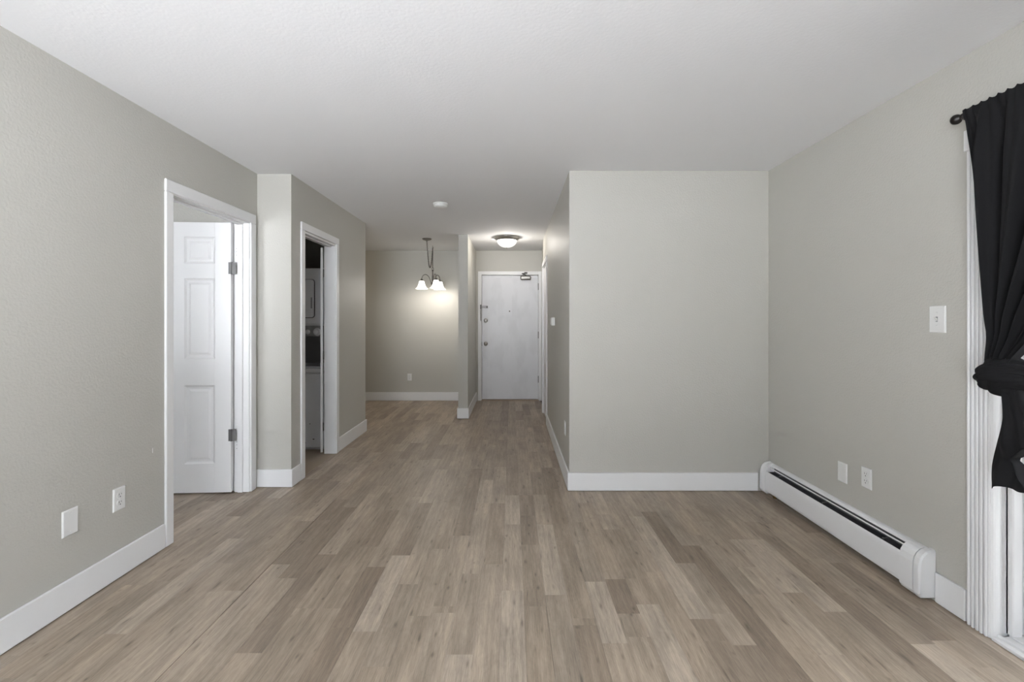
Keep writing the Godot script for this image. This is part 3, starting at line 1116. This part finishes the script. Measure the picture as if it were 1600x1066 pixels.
# ---------------------------------------------------------------- curtain
func curtains() -> void:
	var xr := 1.872
	var hr := 2.143
	var rod := thing("curtain_rod", "dark curtain rod with ball finial above the patio door", "curtain rod")
	var st := mb()
	tube(st, [v(xr, hr, 1.88), v(xr, hr, 1.0), v(xr, hr, -0.07)], 0.0085, 12)
	obj("pole", st, M.bronze, rod)
	for q in [[1.876, -1.0], [-0.065, 1.0]]:
		st = mb()
		var b := Basis(Quaternion(Vector3.UP, Vector3(0, 0, q[1])))
		lathe(st, [Vector2(0.0085, -0.012), Vector2(0.013, -0.01), Vector2(0.013, -0.002), Vector2(0.007, 0.002), Vector2(0.007, 0.006), Vector2(0.014, 0.01), Vector2(0.0195, 0.018), Vector2(0.021, 0.026), Vector2(0.018, 0.036), Vector2(0.010, 0.043), Vector2(0.0, 0.045)],
			Transform3D(b, v(xr, hr, q[0])), 18)
		obj("finial", st, M.bronze, rod)
	for d in [1.868, 0.0]:
		st = mb()
		bx(st, v(XR - 0.006, hr - 0.03, d - 0.01), v(XR, hr + 0.03, d + 0.01), 0.002)
		tube(st, [v(XR - 0.004, hr - 0.004, d), v(xr, hr - 0.012, d)], 0.005, 8)
		obj("bracket", st, M.bronze, rod)

	var c := thing("curtain", "black curtain tied in a big knot at the right edge", "curtain")
	# hanging panel: from a ruffled rod pocket down to the neck of the knot
	var rows := 46
	var cols := 150
	var grid := []
	for i in rows + 1:
		var t := float(i) / rows
		var row := []
		var y := lerpf(hr + 0.019, 1.118, t)
		var ease_ := pow(t, 1.25)
		var far_ := lerpf(1.86, 1.744, pow(t, 1.15))
		# silhouette of the far edge
		far_ += 0.012 * sin(PI * t) * (1.0 - t) - 0.0
		var near := lerpf(1.02, 1.668, smoothstep(0.0, 1.0, ease_) * 0.35 + ease_ * 0.65)
		for k in cols + 1:
			var s := float(k) / cols
			var d := lerpf(far_, near, s)
			var amp := lerpf(0.010, 0.034, smoothstep(0.0, 0.25, t)) * (1.0 - 0.45 * smoothstep(0.8, 1.0, t))
			var ph := TAU * (6.5 * s) + 0.9 * sin(7.0 * s) + 0.3
			var fold := sin(ph) * amp + 0.35 * amp * sin(2.3 * ph + 1.0 + 1.6 * t)
			var small := 0.0035 * sin(TAU * 26.0 * s + 2.0 * sin(9.0 * s)) * (1.0 - smoothstep(0.04, 0.2, t))
			# rod pocket hugs the pole
			var off := 0.0
			if y > hr - 0.02 and y < hr + 0.02:
				off = -0.004
			var x := xr - 0.012 + off + fold * smoothstep(0.0, 0.06, t) + small + 0.02 * ease_ * 0.4
			x -= 0.03 * smoothstep(0.86, 1.0, t)
			row.append(v(x, y + (0.004 * sin(TAU * 26.0 * s) if i == 0 else 0.0), d))
		grid.append(row)
	st = mb()
	cloth_grid(st, grid)
	obj("panel", st, M.cloth, c)
	# knot: a lump with wrapped folds
	st = mb()
	var kc := v(1.846, 1.085, 1.688)
	var rows_k := 40
	var cols_k := 64
	grid = []
	for i in rows_k + 1:
		var th := PI * i / rows_k
		var row := []
		for k in cols_k + 1:
			var an := TAU * k / cols_k
			var dir := Vector3(sin(th) * cos(an), cos(th), sin(th) * sin(an))
			var q := dir.dot(Vector3(0.32, 0.86, -0.4).normalized())
			var wrapf := sin(q * 15.0 + 1.5 * sin(an * 2.0) + 0.8) * 0.006 + sin(q * 34.0 + 3.0 * cos(an)) * 0.0022
			var ears := 0.006 * pow(maxf(0.0, dir.dot(Vector3(-0.85, -0.05, -0.5).normalized())), 6.0)
			ears += 0.012 * pow(maxf(0.0, dir.dot(Vector3(0.3, 0.55, 0.7).normalized())), 5.0)
			var r := 1.0 + (wrapf + ears) / 0.08
			row.append(kc + Vector3(dir.x * 0.07, dir.y * 0.07, dir.z * 0.08) * r)
		grid.append(row)
	cloth_grid(st, grid)
	# a band of cloth pulled over the knot
	var band := []
	for i in 33:
		var s := float(i) / 32.0
		var row := []
		var an := lerpf(-0.5, TAU - 0.5, s)
		for k in 9:
			var u := (k / 8.0 - 0.5)
			var axis := Vector3(0.25, 0.9, -0.35).normalized()
			var e1 := axis.cross(Vector3(0, 0, 1)).normalized()
			var e2 := axis.cross(e1).normalized()
			var rad := 0.0725 + 0.006 * cos(u * PI) + 0.003 * sin(u * 18.0 + s * TAU)
			var p := kc + (e1 * cos(an) * rad * 0.98 + e2 * sin(an) * rad * 1.02) + axis * (u * 0.062 + 0.014 * sin(s * TAU))
			row.append(p)
		band.append(row)
	cloth_grid(st, band)
	obj("knot", st, M.cloth, c)
	# loose tail below the knot, folded back on itself at the hem
	st = mb()
	grid = []
	for i in 37:
		var t := i / 36.0
		var row := []
		for k in 73:
			var an := TAU * k / 72.0
			var y := lerpf(1.045, 0.682, t) + (0.014 * sin(an * 2.0 + 0.6) + 0.006 * sin(an * 5.0)) * smoothstep(0.75, 1.0, t)
			var wide := lerpf(0.034, 0.098, smoothstep(0.0, 0.85, t))
			var deep := lerpf(0.03, 0.045, t)
			var cd := lerpf(1.655, 1.622, smoothstep(0.0, 0.8, t))
			var cx := 1.842
			var fold := 1.0 + 0.16 * sin(an * 5.0 + 1.2 * t) + 0.1 * sin(an * 9.0 + 2.0)
			var lean := 0.01 * sin(t * 5.0)
			var dd := cd + sin(an) * wide * (1.0 + 0.05 * sin(an * 5.0 + t))
			dd = maxf(dd, 1.654 - 1.0 * absf(y - 0.787))      # the hem is tucked up and leaves a small opening
			row.append(v(cx + cos(an) * deep * (1.0 - 0.6 * exp(-pow((y - 0.787) / 0.035, 2.0))) * fold + lean, y, dd))
		grid.append(row)
	cloth_grid(st, grid)
	obj("tail", st, M.cloth, c)

func cloth_grid(st: SurfaceTool, g: Array) -> void:
	var h := g.size()
	var w: int = g[0].size()
	var nn := []
	for i in h:
		var row := []
		for k in w:
			var du: Vector3 = g[i][mini(k + 1, w - 1)] - g[i][maxi(k - 1, 0)]
			if (g[i][0] - g[i][w - 1]).length() < 1e-5 and (k == 0 or k == w - 1):
				du = g[i][1] - g[i][w - 2]
			var dv: Vector3 = g[mini(i + 1, h - 1)][k] - g[maxi(i - 1, 0)][k]
			var n := du.cross(dv)
			row.append(n.normalized() if n.length() > 1e-12 else Vector3.UP)
		nn.append(row)
	for i in h - 1:
		for k in w - 1:
			quad_smooth(st, [g[i][k], g[i][k + 1], g[i + 1][k + 1], g[i + 1][k]], [nn[i][k], nn[i][k + 1], nn[i + 1][k + 1], nn[i + 1][k]])

# ---------------------------------------------------------------- lamps
func omni(parent: Node3D, at: Vector3, energy: float, size: float) -> void:
	var l := OmniLight3D.new()
	l.name = "light"
	parent.add_child(l, true)
	l.position = at
	l.light_color = Color(1.0, 0.975, 0.94)
	l.light_energy = energy
	l.light_size = size
	l.omni_range = 14.0
	l.omni_attenuation = 2.0
	l.shadow_enabled = true

func ceiling_lamp() -> void:
	var t := thing("ceiling_lamp", "round flush ceiling lamp with lit glass bowl in the entrance hall", "lamp", v(-0.07, CEIL, 6.17))
	var st := mb()
	lathe(st, [Vector2(0.0, -0.0005), Vector2(0.172, -0.0005), Vector2(0.177, -0.008), Vector2(0.168, -0.022), Vector2(0.15, -0.034), Vector2(0.138, -0.044), Vector2(0.132, -0.044), Vector2(0.13, -0.03), Vector2(0.0, -0.03)], Transform3D.IDENTITY, 48)
	obj("rim", st, M.nickel, t)
	st = mb()
	var pr := []
	for k in 15:
		var a := PI / 2 * k / 14.0
		pr.append(Vector2(0.136 * cos(a), -0.038 - 0.1 * sin(a)))
	lathe(st, pr, Transform3D.IDENTITY, 40)
	obj("glass_bowl", st, M.lit_glass, t)
	st = mb()
	lathe(st, [Vector2(0.008, -0.136), Vector2(0.008, -0.143), Vector2(0.004, -0.149), Vector2(0.0, -0.15)], Transform3D.IDENTITY, 14)
	obj("finial", st, M.nickel, t)
	omni(t, Vector3(0, -0.085, 0), 0.41, 0.05)

func chandelier() -> void:
	var hook := Vector3(-1.205, CEIL, -6.85)
	var t := thing("chandelier", "three light nickel chandelier with lit bell shades over the dining nook", "chandelier", hook)
	var can := Vector3(0.022, 0, 0.58)
	var st := mb()
	lathe(st, [Vector2(0.0, 0.0), Vector2(0.064, 0.0), Vector2(0.066, -0.006), Vector2(0.056, -0.016), Vector2(0.03, -0.024), Vector2(0.012, -0.03), Vector2(0.0, -0.03)], Transform3D(Basis(), can), 28)
	obj("canopy", st, M.dark_nickel, t)
	st = mb()
	tube(st, [Vector3(0, 0, 0), Vector3(0, -0.02, 0), Vector3(0.008, -0.028, 0), Vector3(0.012, -0.036, 0), Vector3(0.006, -0.045, 0), Vector3(-0.006, -0.042, 0)], 0.003, 8)
	obj("hook", st, M.dark_nickel, t)
	# swag chain: canopy -> hook, then straight down to the loop
	var path := []
	for k in 31:
		var s := k / 30.0
		path.append(Vector3(lerpf(can.x, 0, s) , -0.03 - 1.32 * s * (1.0 - s) - 0.01 * s, lerpf(can.z, 0, s)))
	var ch := chain(path)
	obj("swag_chain", ch, M.dark_nickel, t)
	obj("chain", chain([Vector3(0, -0.04, 0), Vector3(0, -0.2, 0), Vector3(0, -0.335, 0)]), M.dark_nickel, t)
	st = mb()
	var lp := []
	for k in 16:
		var a := TAU * k / 16.0
		lp.append(Vector3(cos(a) * 0.016, -0.35 + sin(a) * 0.018, 0))
	tube(st, lp, 0.003, 6, true)
	obj("loop", st, M.dark_nickel, t)
	st = mb()
	lathe(st, [Vector2(0.0, -0.366), Vector2(0.012, -0.37), Vector2(0.016, -0.38), Vector2(0.008, -0.39), Vector2(0.008, -0.44), Vector2(0.013, -0.47), Vector2(0.013, -0.52), Vector2(0.008, -0.545), Vector2(0.014, -0.56), Vector2(0.026, -0.575), Vector2(0.028, -0.59), Vector2(0.02, -0.605), Vector2(0.008, -0.612), Vector2(0.012, -0.622), Vector2(0.012, -0.632), Vector2(0.0, -0.64)], Transform3D.IDENTITY, 20)
	obj("stem", st, M.dark_nickel, t)
	for a in [180.0, 62.0, -58.0]:
		var dir := Vector3(cos(deg_to_rad(a)), 0, sin(deg_to_rad(a)))
		st = mb()
		var pts := []
		var ctl := [Vector3(0.02, -0.585, 0), Vector3(0.035, -0.53, 0), Vector3(0.06, -0.47, 0), Vector3(0.1, -0.44, 0), Vector3(0.14, -0.45, 0), Vector3(0.162, -0.485, 0), Vector3(0.165, -0.515, 0)]
		for i in ctl.size() - 1:
			for k in 4:
				var p0: Vector3 = ctl[maxi(i - 1, 0)]
				var p3: Vector3 = ctl[mini(i + 2, ctl.size() - 1)]
				var p: Vector3 = ctl[i].cubic_interpolate(ctl[i + 1], p0, p3, k / 4.0)
				pts.append(dir * p.x + Vector3(0, p.y, 0))
		pts.append(dir * 0.165 + Vector3(0, -0.52, 0))
		tube(st, pts, 0.0055, 8)
		var arm := obj("arm", st, M.dark_nickel, t)
		var at := dir * 0.165
		st = mb()
		lathe(st, [Vector2(0.0, -0.505), Vector2(0.014, -0.507), Vector2(0.02, -0.52), Vector2(0.028, -0.528), Vector2(0.03, -0.54), Vector2(0.024, -0.545), Vector2(0.0, -0.545)], Transform3D(Basis(), at), 20)
		obj("socket", st, M.dark_nickel, arm)
		st = mb()
		lathe(st, [Vector2(0.032, -0.534), Vector2(0.04, -0.545), Vector2(0.046, -0.57), Vector2(0.054, -0.60), Vector2(0.068, -0.63), Vector2(0.084, -0.648), Vector2(0.093, -0.655), Vector2(0.091, -0.657), Vector2(0.08, -0.65), Vector2(0.064, -0.633), Vector2(0.05, -0.602), Vector2(0.043, -0.572), Vector2(0.036, -0.547), Vector2(0.0, -0.545)], Transform3D(Basis(), at), 32)
		obj("shade", st, M.lit_glass, arm)
		st = mb()
		lathe(st, [Vector2(0.012, -0.545), Vector2(0.014, -0.57), Vector2(0.024, -0.60), Vector2(0.026, -0.615), Vector2(0.018, -0.635), Vector2(0.0, -0.64)], Transform3D(Basis(), at), 16)
		obj("bulb", st, M.lit_glass, arm)
		omni(t, at + Vector3(0, -0.665, 0), 0.125, 0.035)

func chain(path: Array) -> SurfaceTool:
	var st := mb()
	var pts := []
	var step := 0.021
	var carry := 0.0
	for i in path.size() - 1:
		var a: Vector3 = path[i]
		var b: Vector3 = path[i + 1]
		var l := a.distance_to(b)
		var s := carry
		while s < l:
			pts.append([a.lerp(b, s / l), (b - a).normalized()])
			s += step
		carry = s - l
	for i in pts.size():
		var d: Vector3 = pts[i][1]
		var u := d.cross(Vector3(0.9, 0.1, 0.42)).normalized()
		if i % 2 == 1:
			u = d.cross(u).normalized()
		var lp := []
		for k in 10:
			var a := TAU * k / 10.0
			lp.append(pts[i][0] + d * cos(a) * 0.0145 + u * sin(a) * 0.008)
		tube(st, lp, 0.0026, 5, true)
	return st

# lamp of the kitchen end, left of the dining nook and out of view: its warm light reaches the nook's floor
func kitchen_lamp() -> void:
	var t := thing("kitchen_lamp", "small warm flush lamp at the kitchen end of the nook", "lamp", v(-2.75, CEIL, 6.3))
	var st := mb()
	lathe(st, [Vector2(0.0, -0.0005), Vector2(0.13, -0.0005), Vector2(0.134, -0.01), Vector2(0.12, -0.024), Vector2(0.0, -0.024)], Transform3D.IDENTITY, 32)
	obj("rim", st, M.nickel, t)
	st = mb()
	var pr := []
	for k in 11:
		var a := PI / 2 * k / 10.0
		pr.append(Vector2(0.115 * cos(a), -0.022 - 0.07 * sin(a)))
	lathe(st, pr, Transform3D.IDENTITY, 32)
	obj("glass_bowl", st, M.lit_glass, t)
	omni(t, Vector3(0, -0.06, 0), 0.12, 0.05)
	t.get_node("light").light_color = Color(1.0, 0.93, 0.82)

func smoke_detector() -> void:
	var t := thing("smoke_detector", "round white smoke detector on the ceiling", "smoke detector", v(-0.697, CEIL, 4.39))
	var st := mb()
	lathe(st, [Vector2(0.0, 0.0), Vector2(0.07, 0.0), Vector2(0.072, -0.004), Vector2(0.07, -0.012), Vector2(0.062, -0.014), Vector2(0.062, -0.017)], Transform3D.IDENTITY, 36)
	obj("base", st, M.plastic, t)
	st = mb()
	lathe(st, [Vector2(0.061, -0.016), Vector2(0.066, -0.02), Vector2(0.064, -0.03), Vector2(0.05, -0.041), Vector2(0.02, -0.044), Vector2(0.0, -0.044)], Transform3D.IDENTITY, 36)
	obj("cover", st, M.plastic, t)

func thermostat() -> void:
	var t := thing("thermostat", "small white thermostat on the right wall of the hall", "thermostat")
	var st := mb()
	bx(st, v(XH, 1.248, 4.6), v(XH - 0.03, 1.333, 4.71), 0.004)
	obj("body", st, M.plastic, t)
	st = mb()
	bx(st, v(XH - 0.029, 1.258, 4.615), v(XH - 0.04, 1.323, 4.695), 0.004)
	obj("cover", st, M.plastic, t)

# ---------------------------------------------------------------- outlets, switch and blank plates
func place_on(t: Node3D, origin: Vector3, out: Vector3) -> void:
	t.position = origin
	t.basis = Basis(Vector3.UP.cross(out).normalized(), Vector3.UP, out)

func cover_plate(t: Node3D, w: float, h: float) -> void:
	var st := mb()
	var rings := []
	for q in [[0.0, 0.0], [0.0, 0.003], [0.0035, 0.0062], [0.005, 0.0065]]:
		var a: float = w / 2 - q[0]
		var b: float = h / 2 - q[0]
		rings.append([Vector3(-a, -b, q[1]), Vector3(a, -b, q[1]), Vector3(a, b, q[1]), Vector3(-a, b, q[1])])
	for k in rings.size() - 1:
		for e in 4:
			var f := (e + 1) % 4
			face(st, [rings[k][e], rings[k][f], rings[k + 1][f], rings[k + 1][e]], (rings[k][e] + rings[k][f]) / 2.0 + Vector3(0, 0, 0.02))
	face(st, rings[rings.size() - 1], Vector3(0, 0, 1))
	face(st, rings[0], Vector3(0, 0, -1))
	obj("plate", st, M.plastic, t)

func screw(t: Node3D, y: float) -> void:
	var st := mb()
	lathe(st, [Vector2(0.004, 0.0064), Vector2(0.0035, 0.0078), Vector2(0.0, 0.008)], Transform3D(Basis(Quaternion(Vector3.UP, Vector3(0, 0, 1))), Vector3(0, y, 0)), 10)
	obj("screw", st, M.plastic, t)

func outlet(label: String, origin: Vector3, out: Vector3) -> void:
	var t := thing("wall_outlet", label, "outlet", Vector3.ZERO, "duplex outlets")
	place_on(t, origin, out)
	cover_plate(t, 0.07, 0.114)
	screw(t, 0.0)
	for y in [0.0195, -0.0195]:
		var st := mb()
		var pts := []
		var ptb := []
		for k in 24:
			var a := TAU * k / 24.0
			var p := Vector2(cos(a) * 0.0172, clampf(sin(a) * 0.0172, -0.0142, 0.0142))
			pts.append(Vector3(p.x, p.y + y, 0.0086))
			ptb.append(Vector3(p.x * 1.04, p.y * 1.04 + y, 0.006))
		face(st, pts, Vector3(0, 0, 1))
		for k in 24:
			var e := (k + 1) % 24
			face(st, [ptb[k], ptb[e], pts[e], pts[k]], Vector3(pts[k].x, pts[k].y - y, 0.002))
		var r := obj("receptacle", st, M.plastic, t)
		st = mb()
		bx(st, Vector3(-0.0075, y, 0.0082), Vector3(-0.005, y + 0.009, 0.0089))
		bx(st, Vector3(0.005, y + 0.001, 0.0082), Vector3(0.0072, y + 0.008, 0.0089))
		bx(st, Vector3(-0.0028, y - 0.0105, 0.0082), Vector3(0.0028, y - 0.005, 0.0089), 0.0005)
		obj("slot", st, M.slot, r)

func blank(label: String, origin: Vector3, out: Vector3) -> void:
	var t := thing("blank_plate", label, "wall plate", Vector3.ZERO, "blank wall plates")
	place_on(t, origin, out)
	cover_plate(t, 0.072, 0.116)
	screw(t, 0.042)
	screw(t, -0.042)

func plates() -> void:
	blank("blank white cover plate on the left wall near the camera", v(XL, 0.392, 2.024), Vector3(1, 0, 0))
	outlet("white duplex outlet on the left wall beside the blank plate", v(XL, 0.397, 2.277), Vector3(1, 0, 0))
	blank("blank white cover plate on the right wall above the heater", v(XR, 0.4, 2.666), Vector3(-1, 0, 0))
	outlet("white duplex outlet on the right wall above the heater", v(XR, 0.43, 2.485), Vector3(-1, 0, 0))
	outlet("small white outlet on the far wall under the chandelier", v(-1.664, 0.385, DF), Vector3(0, 0, 1))
	outlet("white outlet low on the hall wall near its corner", v(XH, 0.418, 3.7), Vector3(-1, 0, 0))
	var t := thing("light_switch", "white toggle light switch on the right wall near the curtain", "light switch")
	place_on(t, v(XR, 1.302, 2.07), Vector3(-1, 0, 0))
	cover_plate(t, 0.079, 0.124)
	screw(t, 0.03)
	screw(t, -0.03)
	var st := mb()
	bx(st, Vector3(-0.005, -0.012, 0.006), Vector3(0.005, 0.012, 0.0072))
	obj("toggle_slot", st, M.appliance_grey, t)
	st = mb()
	face(st, [Vector3(-0.004, -0.008, 0.007), Vector3(0.004, -0.008, 0.007), Vector3(0.0035, 0.006, 0.019), Vector3(-0.0035, 0.006, 0.019)], Vector3(0, -1, 1))
	face(st, [Vector3(-0.004, 0.004, 0.007), Vector3(0.004, 0.004, 0.007), Vector3(0.0035, 0.011, 0.018), Vector3(-0.0035, 0.011, 0.018)], Vector3(0, 1, -0.3))
	face(st, [Vector3(-0.0035, 0.006, 0.019), Vector3(0.0035, 0.006, 0.019), Vector3(0.0035, 0.011, 0.018), Vector3(-0.0035, 0.011, 0.018)], Vector3(0, 0, 1))
	for sg in [-1.0, 1.0]:
		face(st, [Vector3(sg * 0.004, -0.008, 0.007), Vector3(sg * 0.0035, 0.006, 0.019), Vector3(sg * 0.0035, 0.011, 0.018), Vector3(sg * 0.004, 0.004, 0.007)], Vector3(sg, 0, 0))
	obj("toggle", st, M.plastic, t)
